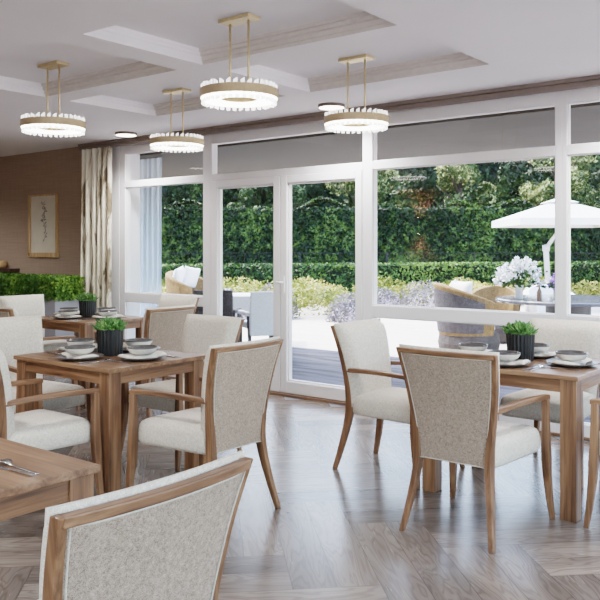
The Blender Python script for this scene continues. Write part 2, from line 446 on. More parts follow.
# ---------------------------------------------------------------- windows and doors
FB = YW+.085  # back of frames
def pane(name, x0, x1, z0, z1, parent, y=YW+.035):
    return MB().add([(x0, y, z0), (x1, y, z0), (x1, y, z1), (x0, y, z1)], [(0, 1, 2, 3)]).build(name, 'glass', parent)
def window(name, f0, g0, g1, f1):
    """frame from f0 to f1, glass from g0 to g1 : three lights one above the other"""
    b = MB()
    b.box(f0, g0, YW, FB, .0, 2.575).box(g1, f1, YW, FB, .0, 2.575)
    for z0, z1 in ((0, .11), (.80, .905), (2.10, 2.172), (2.485, 2.575)): b.box(g0, g1, YW, FB, z0, z1)
    o = b.build(name, 'white', bevel=.004); struct(o)
    bd = MB()
    for z0, z1 in ((.11, .80), (.905, 2.10), (2.172, 2.485)):
        for bx in ((g0, g0+.006, z0, z1), (g1-.008, g1, z0, z1), (g0, g1, z0, z0+.008), (g0, g1, z1-.006, z1)):
            bd.box(bx[0], bx[1], YW+.02, YW+.05, bx[2], bx[3])
    bd.build('glazing_bead', 'white', o)
    for z0, z1 in ((.11, .80), (.905, 2.10), (2.172, 2.485)): pane('pane', g0, g1, z0, z1, o)
    return o
window('window_1', -7.27, -7.172, -5.915, -5.80)
window('window_2', -3.90, -3.812, -2.178, -2.125)
window('window_3', -2.125, -2.088, -.62, -.56)
window('window_4', -.56, -.50, .85, .95)
# glazed double door with a fanlight
d = MB(); d.box(-5.80, -5.785, YW, FB, 0, 2.575).box(-3.915, -3.90, YW, FB, 0, 2.575)
for z0, z1 in ((2.105, 2.172), (2.485, 2.575)): d.box(-5.785, -3.915, YW, FB, z0, z1)
door = struct(d.build('door_1', 'white', bevel=.004))
pane('fanlight_pane', -5.785, -3.915, 2.172, 2.485, door)
for (x0, g0, g1, x1) in ((-5.783, -5.70, -4.943, -4.86), (-4.852, -4.775, -3.985, -3.917)):
    b = MB(); y0 = YW-.012
    b.box(x0, g0, y0, FB-.01, .025, 2.103).box(g1, x1, y0, FB-.01, .025, 2.103).box(g0, g1, y0, FB-.01, .025, .138).box(g0, g1, y0, FB-.01, 2.03, 2.103)
    lf = b.build('door_leaf', 'white', door, bevel=.006)
    bd = MB()
    for q in ((g0, g0+.014, .138, 2.03), (g1-.014, g1, .138, 2.03), (g0, g1, .138, .152), (g0, g1, 2.016, 2.03)): bd.box(q[0], q[1], YW+.012, YW+.05, q[2], q[3])
    bd.build('glazing_bead', 'white', lf)
    pane('pane', g0, g1, .138, 2.03, lf, YW+.03)
h = MB(); h.box(-4.84, -4.80, YW-.022, YW-.012, .98, 1.14); h.tube([(-4.82, YW-.02, 1.08), (-4.82, YW-.05, 1.08), (-4.825, YW-.052, 1.08), (-4.87, YW-.052, 1.08)], .011)
h.build('door_handle', 'white', door, smooth=False)
struct(MB().box(-5.80, -3.90, YW-.05, YW+.1, 0, .02).build('trim_1', 'threshold'))
struct(MB().box(-7.27, -5.80, YW-.02, YW, 0, .02).build('trim_2', 'threshold'))
struct(MB().box(-3.90, .95, YW-.02, YW, 0, .02).build('trim_3', 'threshold'))
# skylit window of the side wall
b = MB()
for y0, y1 in ((-2.0, -1.93), (.36, .43), (2.76, 2.83), (5.13, 5.2)): b.box(XR_+.05, XR_+.13, y0, y1, .15, 2.5)
for z0, z1 in ((.15, .24), (2.42, 2.5)): b.box(XR_+.05, XR_+.13, -1.93, 5.13, z0, z1)
w5 = struct(b.build('window_5', 'white', bevel=.004))
for y0, y1 in ((-1.93, .36), (.43, 2.76), (2.83, 5.13)):
    MB().add([(XR_+.09, y0, .24), (XR_+.09, y1, .24), (XR_+.09, y1, 2.42), (XR_+.09, y0, 2.42)], [(0, 1, 2, 3)]).build('pane', 'glass', w5)

b = MB()
for x0 in (-2.9, -.86, 1.13): b.box(x0, x0+.07, YB-.13, YB-.05, .12, 2.5)
for z0, z1 in ((.12, .21), (2.42, 2.5)): b.box(-2.83, 1.13, YB-.13, YB-.05, z0, z1)
w6 = struct(b.build('added_back_window', 'white', bevel=.004))  # unseen window added to brighten the room from behind
for x0, x1 in ((-2.83, -.86), (-.79, 1.13)):
    MB().add([(x0, YB-.09, .21), (x1, YB-.09, .21), (x1, YB-.09, 2.42), (x0, YB-.09, 2.42)], [(0, 1, 2, 3)]).build('pane', 'glass', w6)

# ---------------------------------------------------------------- curtain and its track
cr = MB().box(-7.87, .95, 5.715, 5.775, ZC-.03, ZC).box(-7.87, .95, 5.725, 5.765, ZC-.075, ZC-.034)
cr.box(-7.87, .95, 5.735, 5.755, ZC-.04, ZC-.025)
tag(cr.build('curtain_track', 'rail', bevel=.002), 'long taupe curtain track fixed to the ceiling above the windows', 'curtain track')
def curtain(name, x0, x1, yc, z0, z1, amp, waves, mat, label, cat):
    me = bpy.data.meshes.new(name); n, m = waves*14, 14; V = []; F = []; U = []
    for j in range(m+1):
        t = j/m; z = z1+(z0-z1)*t
        for i in range(n+1):
            s = i/n; w = math.sin(s*waves*2*PI+.5*math.sin(s*9)) + .25*math.sin(s*waves*4.3*PI+1)
            V.append((x0+(x1-x0)*s+.006*math.sin(t*5+s*14), yc+amp*w*(.75+.35*t), z)); U.append((s*1.0, t*2.6))
    for j in range(m):
        for i in range(n):
            a = j*(n+1)+i; F.append((a, a+1, a+n+2, a+n+1))
    me.from_pydata(V, [], F); uv = me.uv_layers.new(name='UVMap')
    for p in me.polygons:
        p.use_smooth = True
        for li in p.loop_indices: uv.data[li].uv = U[me.loops[li].vertex_index]
    me.materials.append(M[mat]); o = bpy.data.objects.new(name, me); COL.objects.link(o)
    so = o.modifiers.new('cloth', 'SOLIDIFY'); so.thickness = .003
    return tag(o, label, cat)
curtain('curtain', -7.79, -7.235, 5.70, .012, ZC-.078, .042, 6, 'curtain', 'floor length cream curtain with a grey brown branch pattern beside the brown wall', 'curtain')

# ---------------------------------------------------------------- planter with clipped hedge, shelf, picture
pl = empty('planter', (-9.53, 5.39, 0))
MB().box(-1.95, 1.95, -.19, .19, 0, .84).build('trough', 'concrete', pl, bevel=.008)
n = 17000; C = np.stack([RNG.uniform(-1.95, 1.95, n), RNG.uniform(-.19, .19, n), RNG.uniform(.82, 1.075, n)], 1)
side = RNG.random(n) < .55
C[side, 1] = -.19 - RNG.uniform(-.03, .03, side.sum()); top = ~side; C[top, 2] = 1.065 + RNG.uniform(-.03, .03, top.sum())
Nn = np.zeros((n, 3)); Nn[side, 1] = -1; Nn[top, 2] = 1
MB().box(-1.93, 1.93, -.17, .17, .84, 1.05).build('shadow_core', 'hedge_core', pl)
m = 1300; E_ = np.stack([1.95+RNG.uniform(-.03, .02, m), RNG.uniform(-.19, .19, m), RNG.uniform(.82, 1.075, m)], 1)
C = np.concatenate([C, E_]); Nn = np.concatenate([Nn, np.tile([[1., 0, 0]], (m, 1))])
quads('foliage', leaves(C, .018, Nn, ratio=.8), pl, 'leaf_box')
tag(pl, 'long grey planter trough with a clipped box hedge along the brown wall', 'planter')

def wall_shelf():
    t = empty('wall_shelf', (-9.72, YW, 1.07))
    MB().box(-.75, .42, -.16, 0, 0.03, .075).build('board', 'darkwood', t, bevel=.004)
    for x in (-.5, .2): MB().box(x-.012, x+.012, -.12, 0, 0, .03).build('bracket', 'darkwood', t)
    tag(t, 'dark wooden shelf fixed low on the brown wall above the hedge', 'shelf')
    bwl = MB().lathe([(.03, 0), (.06, .01), (.075, .05), (.07, .09), (.05, .10), (.045, .095), (.05, .05), (.01, .02)], 20)
    o = bwl.build('clay_pot', 'clay', smooth=True, loc=(-9.62, YW-.08, 1.145)); tag(o, 'small beige clay pot on the dark wall shelf', 'pot')
wall_shelf()

def picture():
    t = empty('scroll_picture', (-8.76, YW, 1.70))
    w, h_ = .315, .39
    for (a, b_, c, d_) in ((-w, -w+.05, -h_, h_), (w-.035, w, -h_, h_), (-w-.015, w+.015, -h_-.015, -h_+.045), (-w+.01, w, h_-.02, h_)):
        MB().box(a, b_, -.028, -.002, c, d_).build('frame_bar', 'oak', t, bevel=.003)
    MB().box(-w+.045, w-.03, -.012, -.004, -h_+.04, h_-.015).build('paper', 'paper', t)
    k = MB(); rnd = random.Random(3)
    def stroke(pts, wd):
        for (x0, z0), (x1, z1) in zip(pts, pts[1:]):
            dx, dz = x1-x0, z1-z0; L = math.hypot(dx, dz) or 1; nx, nz = -dz/L*wd/2, dx/L*wd/2
            k.add([(x0+nx, -.0128, z0+nz), (x0-nx, -.0128, z0-nz), (x1-nx, -.0128, z1-nz), (x1+nx, -.0128, z1+nz)], [(0, 1, 2, 3)])
    stem = [(.02, -.2), (.05, -.08), (.0, .05), (.03, .16), (.0, .27)]
    stroke(stem, .006)
    for q in range(40):
        i = rnd.randrange(len(stem)-1); f = rnd.random()
        x = stem[i][0]+(stem[i+1][0]-stem[i][0])*f; z = stem[i][1]+(stem[i+1][1]-stem[i][1])*f
        a = rnd.uniform(0, 2*PI); L = rnd.uniform(.03, .085); ex, ez = x+math.cos(a)*L*.9, z+math.sin(a)*L; wd = rnd.uniform(.012, .022)
        mx_, mz = x+math.cos(a)*L*.5, z+math.sin(a)*L*.5; px, pz = -math.sin(a)*wd/2, math.cos(a)*wd/2
        k.add([(x, -.0127, z), (mx_+px, -.0127, mz+pz), (ex, -.0127, ez), (mx_-px, -.0127, mz-pz)], [(0, 1, 2, 3)])
    k.build('ink_drawing', 'ink', t)
    MB().add([(-w+.05, -.02, -h_+.045), (w-.035, -.02, -h_+.045), (w-.035, -.02, h_-.02), (-w+.05, -.02, h_-.02)], [(0,1,2,3)]).build('cover_glass', 'glass', t)
    tag(t, 'tall cream picture of a grey branch in a pale wooden frame on the brown wall', 'picture')
picture()

# ---------------------------------------------------------------- armchair
HW = smooth_pts([(0,.252), (.18,.226), (.36,.207), (.5,.213), (.7,.240), (.912,.266)])
YBK = smooth_pts([(0,-.345), (.15,-.305), (.33,-.268), (.45,-.262), (.6,-.272), (.76,-.302), (.912,-.35)])
hw = lambda z: interp(z, HW); yb = lambda z: interp(z, YBK)
ZT = .912
def bow(x, z):
    k = min(1, max(0, (z-.36)/.35)); return -.026*k*(1-(x/.266)**2)
def make_chair():
    root = empty('dining_armchair')
    # seat cushion
    def outline(sc, z, dome=0):
        pts = []
        fw, bw, y0, y1 = .250, .205, -.262, .262
        # superellipse-ish outline, wider at the front
        n = 44
        for i in range(n):
            a = 2*PI*i/n; c_, s_ = math.cos(a), math.sin(a)
            e = .22
            ux = math.copysign(abs(c_)**e, c_) ; uy = math.copysign(abs(s_)**e, s_)
            y = (y0+y1)/2 + uy*(y1-y0)/2*sc; t = (y-y0)/(y1-y0); w = bw+(fw-bw)*t
            pts.append((ux*w*sc, y, z+dome))
        return pts
    b = MB(); b.loft([outline(.90,.352), outline(.97,.356), outline(1,.372), outline(1.005,.40), outline(1,.43), outline(.985,.452), outline(.955,.468), outline(.88,.480), outline(.7,.489), outline(.4,.494), outline(.1,.495)])
    b.build('seat', 'oatmeal', root, smooth=True)
    # front pad of the back
    b = MB(); nz, nx = 16, 12; z0, z1 = .40, ZT+.012; rings = []
    for j in range(nz+1):
        u = j/nz; z = z0+(z1-z0)*u; w = hw(z)-.001; fr = []; bk = []
        for i in range(nx+1):
            s = -1+2*i/nx; s = math.copysign(abs(s)**.8, s)
            x = s*w; th_ = .072*(max(0, 1-abs(s)**7))**.5*(max(0, 1-(max(0, (u-.86)/.14))**2.4))**.5 + .012
            y = yb(min(z, ZT))+bow(x, z)+.012
            fr.append((x, y+th_, z)); bk.append((x, y, z))
        rings.append(fr+bk[::-1])
    b.loft(rings); b.build('backrest', 'oatmeal', root, smooth=True)
    # rear legs running up as the frame of the back
    for s in (-1, 1):
        secs = []
        for k in range(25):
            z = ZT*k/24; wd = interp(z, [(0,.026), (.36,.034), (.6,.026), (.912,.022)]); dp = interp(z, [(0,.028), (.36,.052), (.6,.040), (.912,.030)])
            secs.append((s*(hw(z)-wd/2), yb(z)-.004, z, wd, dp))
        MB().rect_loft(secs).build('leg', 'wood_z', root, bevel=.004)
    # front legs with arm posts
    for s in (-1, 1):
        secs = []
        for k in range(17):
            z = .63*k/16; x = interp(z, [(0,.287), (.1,.277), (.25,.268), (.4,.265), (.63,.264)]); y = interp(z, [(0,.280), (.1,.266), (.25,.252), (.4,.246), (.63,.243)])
            wd = interp(z, [(0,.026), (.33,.044), (.5,.036), (.63,.033)])
            secs.append((s*x, y, z, wd, wd))
        MB().rect_loft(secs).build('leg', 'wood_z', root, bevel=.004)
    # armrests
    for s in (-1, 1):
        rings = []
        for k in range(9):
            t = k/8; y = yb(.63)+.004+(.262-yb(.63))*t; x = s*((hw(.63)-.018)+(.264-hw(.63)+.018)*t**.8); z = .632 + .010*math.sin(PI*t)
            wd = .030+.012*math.sin(PI*min(1, t*1.1))*1 ; hh = .026
            if k == 8: wd = .036
            rings.append([(x-wd/2, y, z-hh/2), (x+wd/2, y, z-hh/2), (x+wd/2, y, z+hh/2), (x-wd/2, y, z+hh/2)])
        MB().loft(rings).build('armrest', 'wood_y', root, bevel=.005)
    # top rail of the frame
    rings = []
    for k in range(17):
        x = (-1+2*k/16)*(hw(ZT)-.012); y = yb(ZT-.01)+bow(x, ZT)-.004
        rings.append([(x, y-.015, ZT-.024), (x, y+.014, ZT-.022), (x, y+.012, ZT), (x, y-.017, ZT)])
    MB().loft(rings).build('back_rail', 'wood_x', root, bevel=.004)
    # rear upholstery panel with cord
    b = MB(); rings = []; edge_l = []; edge_r = []
    for j in range(13):
        z = .362+(ZT-.022-.362)*j/12; w = hw(z)-.022; fr = []; bk = []
        for i in range(11):
            x = (-1+2*i/10)*w; y = yb(z)+bow(x, z)
            bk.append((x, y-.016, z)); fr.append((x, y+.012, z))
        rings.append(bk+fr[::-1]); edge_l.append((-w+.004, yb(z)+bow(w, z)-.018, z)); edge_r.append((w-.004, yb(z)+bow(w, z)-.018, z))
    pn = b.loft(rings).build('back_panel', 'greyback', root, smooth=True, bevel=.003)
    zt = ZT-.026; wt = hw(zt)-.026; zb = .366; wb = hw(zb)-.026
    topl = [((-1+2*i/10)*wt, yb(zt)+bow((-1+2*i/10)*wt, zt)-.019, zt) for i in range(1, 10)]
    botl = [((1-2*i/10)*wb, yb(zb)+bow((1-2*i/10)*wb, zb)-.019, zb) for i in range(1, 10)]
    MB().tube(edge_l+topl+edge_r[::-1]+botl, .0025, 6, closed=True).build('piping', 'piping', pn, smooth=True)
    return root

# ---------------------------------------------------------------- dining table
TW, TD, TH = .92, .745, .75
def make_table():
    root = empty('dining_table')
    MB().box(-TW/2, TW/2, -TD/2, TD/2, TH-.024, TH).build('tabletop', 'table_x', root, bevel=.003)
    i = .022; a = .018
    for s in (-1, 1):
        MB().box(-TW/2+i+.06, TW/2-i-.06, s*(TD/2-i)-(a if s > 0 else 0), s*(TD/2-i)+(a if s < 0 else 0), TH-.092, TH-.024).build('apron', 'wood_x', root, bevel=.002)
        MB().box(s*(TW/2-i)-(a if s > 0 else 0), s*(TW/2-i)+(a if s < 0 else 0), -TD/2+i+.06, TD/2-i-.06, TH-.092, TH-.024).build('apron', 'wood_y', root, bevel=.002)
    for sx in (-1, 1):
        for sy in (-1, 1):
            x, y = sx*(TW/2-.014-.042), sy*(TD/2-.014-.042)
            MB().box(x-.042, x+.042, y-.042, y+.042, 0, TH-.024).build('leg', 'wood_z', root, bevel=.003)
    return root

# ---------------------------------------------------------------- table ware
def make_plate():
    b = MB().lathe([(.05, 0), (.085, .0), (.118, .010), (.137, .019), (.1385, .021), (.137, .0225), (.116, .0145), (.085, .006), (.02, .0055), (.001, .0055)], 40)
    return b.build('dinner_plate', 'plate', smooth=True)
def make_bowl():
    b = MB(); N_ = 40
    def lt(prof): b.loft([[(r*math.cos(2*PI*j/N_), r*math.sin(2*PI*j/N_), z) for j in range(N_)] for r, z in prof], cap=False)
    lt([(.001, .0), (.045, 0), (.060, .004), (.074, .013), (.083, .026), (.0865, .037)])
    b.cur = 1; lt([(.0865, .037), (.0875, .0425), (.086, .0445), (.083, .043), (.078, .028), (.064, .014), (.035, .008), (.001, .007)])
    return b.build('soup_bowl', ['bowl', 'bowlin'], smooth=True)
def make_napkin():
    b = MB(); n = 24; rings = []
    for k in range(n+1):
        s = -1+2*k/n; x = s*.128; a = abs(s)
        zz = .0062 + .0185*max(0, (a-.5)/.5)**.8 if a > .5 else .0062
        if a > .92: zz -= .004*(a-.92)/.08
        wy = .050+.008*math.sin(k*.9)+.006*a; th_ = .022*(1-.35*a)
        rows = 5; top_ = []; bot = []
        for r in range(rows):
            q = -1+2*r/(rows-1); y = q*wy+.006*math.sin(s*5+1)
            e = (1-q**4)**.5 if abs(q) < 1 else 0
            top_.append((x, y, zz+.0015+th_*(.4+.6*e)+.0018*math.sin(q*5+s*7)*max(0, a-.6))); bot.append((x, y, zz))
        rings.append(top_+bot[::-1])
    return b.loft(rings).build('napkin', 'linen', smooth=True)
def make_fork():
    b = MB(); zs = lambda t: .0015+.006*math.sin(PI*min(1, max(0, (t-.45)/.55)))*.7
    rings = []
    for k in range(13):
        t = k/12; y = -.095+.145*t; w = interp(t, [(0,.009), (.15,.011), (.7,.005), (.85,.009), (1,.022)]); z = zs(t)
        rings.append([(-w/2, y, z), (w/2, y, z), (w/2, y, z+.0025), (-w/2, y, z+.0025)])
    b.loft(rings)
    for i in range(4):
        x = (i-1.5)*.0058
        b.loft([[(x-.0017, y, z), (x+.0017, y, z), (x+.0017, y, z+.002), (x-.0017, y, z+.002)] for y, z in ((.049, .0022), (.07, .004), (.098, .0095))])
    return b.build('fork', 'steel', bevel=.0006, segs=1)
def make_knife():
    b = MB(); rings = []
    for k in range(15):
        t = k/14; y = -.11+.22*t; w = interp(t, [(0,.012), (.1,.015), (.45,.010), (.5,.012), (.58,.018), (.9,.018), (1,.004)]); th_ = .006 if t < .5 else .002
        rings.append([(-w/2, y, .0004), (w/2, y, .0004), (w/2, y, .0004+th_), (-w/2, y, .0004+th_)])
    return b.loft(rings).build('dinner_knife', 'steel', bevel=.0008, segs=1)
def make_spoon():
    b = MB(); rings = []
    for k in range(21):
        t = k/20; y = -.10+.20*t; w = interp(t, [(0,.009), (.15,.011), (.65,.005), (.72,.010), (.8,.030), (.88,.037), (.96,.028), (1,.008)]); z = .001+.010*max(0, t-.6)
        cup = .006*max(0, min(1, (t-.7)/.1))*max(0, min(1, (1-t)/.06)) if t > .7 else 0
        rings.append([(-w/2, y, z+cup), (0, y, z), (w/2, y, z+cup), (w/2, y, z+cup+.002), (0, y, z+.002), (-w/2, y, z+cup+.002)])
    return b.loft(rings).build('spoon', 'steel', smooth=True)
def make_pot():
    root = empty('potted_succulent'); n = 72; rings = []
    def ring(r, z, rib): return [((r+(rib if j % 3 == 0 else 0))*math.cos(2*PI*j/n), (r+(rib if j % 3 == 0 else 0))*math.sin(2*PI*j/n), z) for j in range(n)]
    b = MB().loft([ring(.060,0,0), ring(.064,.003,.003), ring(.068,.07,.004), ring(.071,.128,.004), ring(.071,.133,0), ring(.064,.133,0), ring(.062,.112,0), ring(.001,.112,0)])
    b.build('pot', 'black', root)
    b = MB(); r_ = random.Random(4)
    for q in range(13):
        if q == 0: cx_, cy_, cz = 0, 0, .158
        else:
            a = q*2.39996; rr = .056*math.sqrt(q/13); cx_, cy_ = rr*math.cos(a), rr*math.sin(a); cz = .150-.20*rr+r_.uniform(-.006, .010)
        for l in range(10):
            a = l*2.4+q; lay = l/11; el = .15+1.05*lay; L = .064*(1-.25*lay)*r_.uniform(.8, 1.25); w = .0115
            d_ = Vector((math.cos(a)*math.cos(el), math.sin(a)*math.cos(el), math.sin(el))); sd = Vector((-math.sin(a), math.cos(a), 0)); up_ = d_.cross(sd)*-1
            base = Vector((cx_, cy_, cz-.012)); rings = []
            for t, ww in ((0, .5), (.35, .95), (.7, 1), (.9, .55), (1, .06)):
                c_ = base+d_*L*t+Vector((0, 0, .006*t*t)); k2 = w*ww
                rings.append([tuple(c_+sd*k2), tuple(c_+up_*k2*.55), tuple(c_-sd*k2), tuple(c_-up_*k2*.35)])
            b.loft(rings)
    b.lathe([(.001,.108), (.055,.108), (.055,.135), (.02,.15), (.001,.15)], 16)
    b.build('succulent', 'leaf_succ', root, smooth=True)
    root.scale = (1.08, 1.08, 1.2); return root

chair0 = make_chair(); table0 = make_table(); pot0 = make_pot()
plate0, bowl0, nap0, fork0, knife0, spoon0 = make_plate(), make_bowl(), make_napkin(), make_fork(), make_knife(), make_spoon()
index_kids()
USED = set()
def place(src, loc, rz, label, cat, group):
    if src.name in USED: o = copy_tree(src)
    else: o = src; USED.add(src.name)
    o.location = loc; o.rotation_euler = (0, 0, rz); return tag(o, label, cat, group)

TABLES = {   # key: centre, how the table is told apart
 'door': ((-3.91, 3.075), 'the table by the doors'),
 'wide': ((-1.84, 4.395), 'the wide window table'),
 'curtain': ((-6.25, 4.65), 'the curtain table'),
 'front': ((-2.41, 1.125), 'the nearest table'),
}
TL = {'door': 'walnut dining table laid for four in front of the double doors',
      'wide': 'walnut dining table laid for four under the wide window',
      'curtain': 'walnut dining table laid for four beside the curtain and planter',
      'front': 'corner of a walnut dining table nearest the camera, only cutlery showing'}
for k, ((x, y), t) in TABLES.items():
    place(table0, (x, y, 0), 0, TL[k], 'table', 'dining tables')
# chairs: (x, y, rz, label);  rz turns local +Y to the facing direction
FX, FNX, FY, FNY = -PI/2, PI/2, 0, PI
CH = [
 (-3.78, 2.42, FY, 'armchair with pale seat on the room side of the table by the doors'),
 (-3.97, 3.70, FNY, 'beige armchair facing us, on the window side of the table by the doors'),
 (-4.67, 3.05, FX, 'white armchair on the brown wall side of the table by the doors'),
 (-3.09, 3.04, FNX, 'armchair with its back to us at the door table beside open floor'),
 (-1.80, 3.75, FY, 'taupe armchair seen from behind at the wide window table'),
 (-2.60, 4.33, FX, 'armchair standing before the door post, seen side-on at the wide window table'),
 (-1.86, 4.92, FNY, 'pale grey armchair between the wide window and its table, facing the camera'),
 (-1.055, 4.30, FNX, 'armchair cut by the picture edge, only arm and legs showing'),
 (-6.95, 4.59, FX, 'white armchair before the planter hedge, facing the table beside the curtain'),
 (-6.06, 3.92, FY, 'armchair backing onto the white chair of the door table, facing the table beside the curtain'),
 (-5.24, 4.48, FNX, 'armchair with pale blue back and wooden rim, turned to the table beside the curtain'),
 (-5.98, 5.24, FNY, 'beige armchair under the narrow window, facing the table beside the curtain'),
 (-1.595, 1.115, FNX, 'large armchair closest to the camera, its curved wooden rimmed back cropped below'),
]
for x, y, rz, lab in CH:
    place(chair0, (x, y, 0), rz, lab, 'chair', 'oak framed dining armchairs')

SIDES = {'room': (0, -.222, 0, 'on the room side'), 'window': (0, .222, PI, 'on the window side'),
         'wall': (-.298, 0, -PI/2, 'on the brown wall side'), 'far': (.298, 0, PI/2, 'opposite the brown wall side')}
VIS = {'door': ('room', 'window', 'wall', 'far'), 'wide': ('room', 'window', 'wall', 'far'), 'curtain': ('room', 'window', 'wall', 'far'), 'front': ('far',)}
jr = random.Random(9)
for k, ((tx, ty), tn) in TABLES.items():
    if k != 'front':
        place(pot0, (tx, ty, TH+.0003), jr.uniform(0, 6), 'green succulent in a ribbed black pot on '+tn, 'potted plant', 'potted succulents on the tables')
    for sd in VIS[k]:
        dx, dy, rz, sn = SIDES[sd]; rz += jr.uniform(-.04, .04)
        c_, s_ = math.cos(rz), math.sin(rz)
        P = lambda lx, ly: (tx+dx+lx*c_-ly*s_, ty+dy+lx*s_+ly*c_)
        x, y = P(-.05 if k == 'front' else 0, 0); w = f'{sn} of {tn}'
        place(plate0, (x, y, TH+.0003), 0, f'grey stoneware plate {w}', 'plate', 'dinner plates')
        place(nap0, (x, y, TH+.0003), rz+jr.uniform(-.25, .25), f'folded cream napkin {w}', 'napkin', 'linen napkins')
        place(bowl0, (x, y, TH+.0315), 0, f'cream grey-lined soup bowl {w}', 'bowl', 'soup bowls')
        x, y = P(-.168, -.01); place(fork0, (x, y, TH+.0003), rz+jr.uniform(-.08, .08), f'steel fork {w}', 'fork', 'forks')
        x, y = P(.166, -.01); place(knife0, (x, y, TH+.0003), rz+jr.uniform(-.08, .08), f'steel knife {w}', 'knife', 'knives')
        x, y = P(.194, -.015); place(spoon0, (x, y, TH+.0003), rz+jr.uniform(-.08, .08), f'steel spoon {w}', 'spoon', 'spoons')

# ---------------------------------------------------------------- ring pendants
def make_pendant():
    root = empty('ring_pendant'); R0, R1 = .228, .105   # origin on the ceiling, hangs down
    zt, zb = -.418, -.468
    MB().box(-.118, .118, -.055, .055, -.022, 0).build('ceiling_plate', 'brass', root, bevel=.003)
    for s in (-1, 1): MB().tube([(s*.072, 0, -.02), (s*.072, 0, zt-.02)], .0065, 10).build('rod', 'brass', root, smooth=True)
    MB().lathe([(R0, zb), (R0, zt), (R0-.006, zt), (R0-.006, zb)], 56, closed=True).build('ring_band', 'brass_dark', root, smooth=False)
    MB().lathe([(R1, zb), (R1, zt), (R1+.006, zt), (R1+.006, zb)], 40, closed=True).build('inner_band', 'brass', root)
    MB().box(-R0+.004, R0-.004, -.014, .014, zt-.026, zt-.012).build('cross_bar', 'brass', root)
    MB().lathe([(R1+.006, zb+.004), (R0-.006, zb+.004), (R0-.010, zb-.012), (R1+.012, zb-.012)], 56, closed=True).build('light_ring', 'led', root, smooth=False)
    MB().lathe([(R1+.005, zt-.010), (R0-.005, zt-.010), (R0-.005, zt-.014), (R1+.005, zt-.014)], 56, closed=True).build('led_light_block', 'brass', root)  # hidden cover added to stop LED light reaching the ceiling
    r_ = random.Random(2)
    proto = [MB().loft([[(-.011, -.006, 0), (.011, -.006, 0), (.011, .006, 0), (-.011, .006, 0)], [(-.011, -.006, h1), (.011, -.006, h2), (.011, .006, h2), (-.011, .006, h1)]]).build('crystal', 'crystal') for h1, h2 in ((.034, .022), (.02, .034), (.03, .03))]
    used = [False]*3
    for low in (0, 1):
        for i in range(34):
            a = 2*PI*i/34+low*.05; q = r_.randrange(3)
            o = proto[q] if not used[q] else proto[q].copy()
            if used[q]: COL.objects.link(o)
            used[q] = True; o.parent = root
            rr = R0-.012 if not low else R0-.016
            o.location = (rr*math.cos(a), rr*math.sin(a), zt-.004 if not low else zb-.014)
            o.rotation_euler = (PI if low else 0, 0, a+PI/2)
            if low: o.scale = (1, 1, .6)
    return root
pen0 = make_pendant(); index_kids()
for x, y, lab in ((-4.945, 3.38, 'crystal ring pendant hanging closest to the brown wall, in the coffer near the room'),
                  (-4.945, 4.585, 'crystal ring pendant smallest of the four, hanging before the narrow window'),
                  (-3.12, 3.38, 'crystal ring pendant largest of the four, highest in view with brass hole showing'),
                  (-3.12, 4.585, 'crystal ring pendant hanging before the post between doors and wide window')):
    place(pen0, (x, y, ZR), 0, lab, 'pendant lamp', 'crystal ring pendants')

# ---------------------------------------------------------------- ceiling downlights; those out of view added as fill lamps
def make_down():
    root = empty('downlight')
    MB().lathe([(.001, 0), (.115, 0), (.115, -.024), (.108, -.026), (.108, -.004), (.001, -.004)], 36).build('housing', 'rail', root)
    MB().lathe([(.001, -.028), (.107, -.028), (.107, -.008), (.001, -.008)], 36).build('lens', 'lamp', root)
    return root
dn0 = make_down(); index_kids()
DL = [(-6.69, 5.47, 'round taupe ceiling downlight near the curtain'), (-4.0, 5.50, 'round taupe ceiling downlight before the double doors'),
      (-1.5, 5.45, 'added round ceiling fill lamp nearest the wide window'), (-.6, 3.2, 'added round ceiling fill lamp above the open floor by the side windows'),
      (-3.1, 1.3, 'added round ceiling fill lamp above the nearest table'), (-5.4, 1.3, 'added round ceiling fill lamp between the nearest table and side wall'),
      (-8.6, 3.4, 'added round ceiling fill lamp near the planter hedge'), (-9.9, 4.2, 'added round ceiling fill lamp in the far corner by the planter'), (-1.2, -1.0, 'added round ceiling fill lamp over the back of the room'), (-4.6, -1.0, 'added round ceiling fill lamp before the back wall lamps')]
for x, y, lab in DL:
    place(dn0, (x, y, ZC), 0, lab, 'downlight', 'ceiling downlights')

# wall lamps on the back wall (seen mirrored in the glass)
def make_sconce():
    root = empty('wall_lamp')
    MB().box(-.05, .05, 0, .03, -.09, .09).build('back_plate', 'brass', root, bevel=.003)
    MB().lathe([(.05, -.17), (.05, .17), (.046, .17), (.046, -.17)], 24, (0, .085, 0), closed=True).build('tube_shade', 'black', root)
    for s in (-1, 1): MB().lathe([(.001, s*.165), (.045, s*.165), (.045, s*.178), (.001, s*.178)], 24, (0, .085, 0)).build('bulb', 'sconce', root)
    return root
sc0 = make_sconce(); index_kids()
for x, lab in ((-8.5, 'black tube wall lamp glowing on the back wall, mirrored in the wide window'),):
    place(sc0, (x, YB, 1.90), 0, lab, 'wall lamp', None)

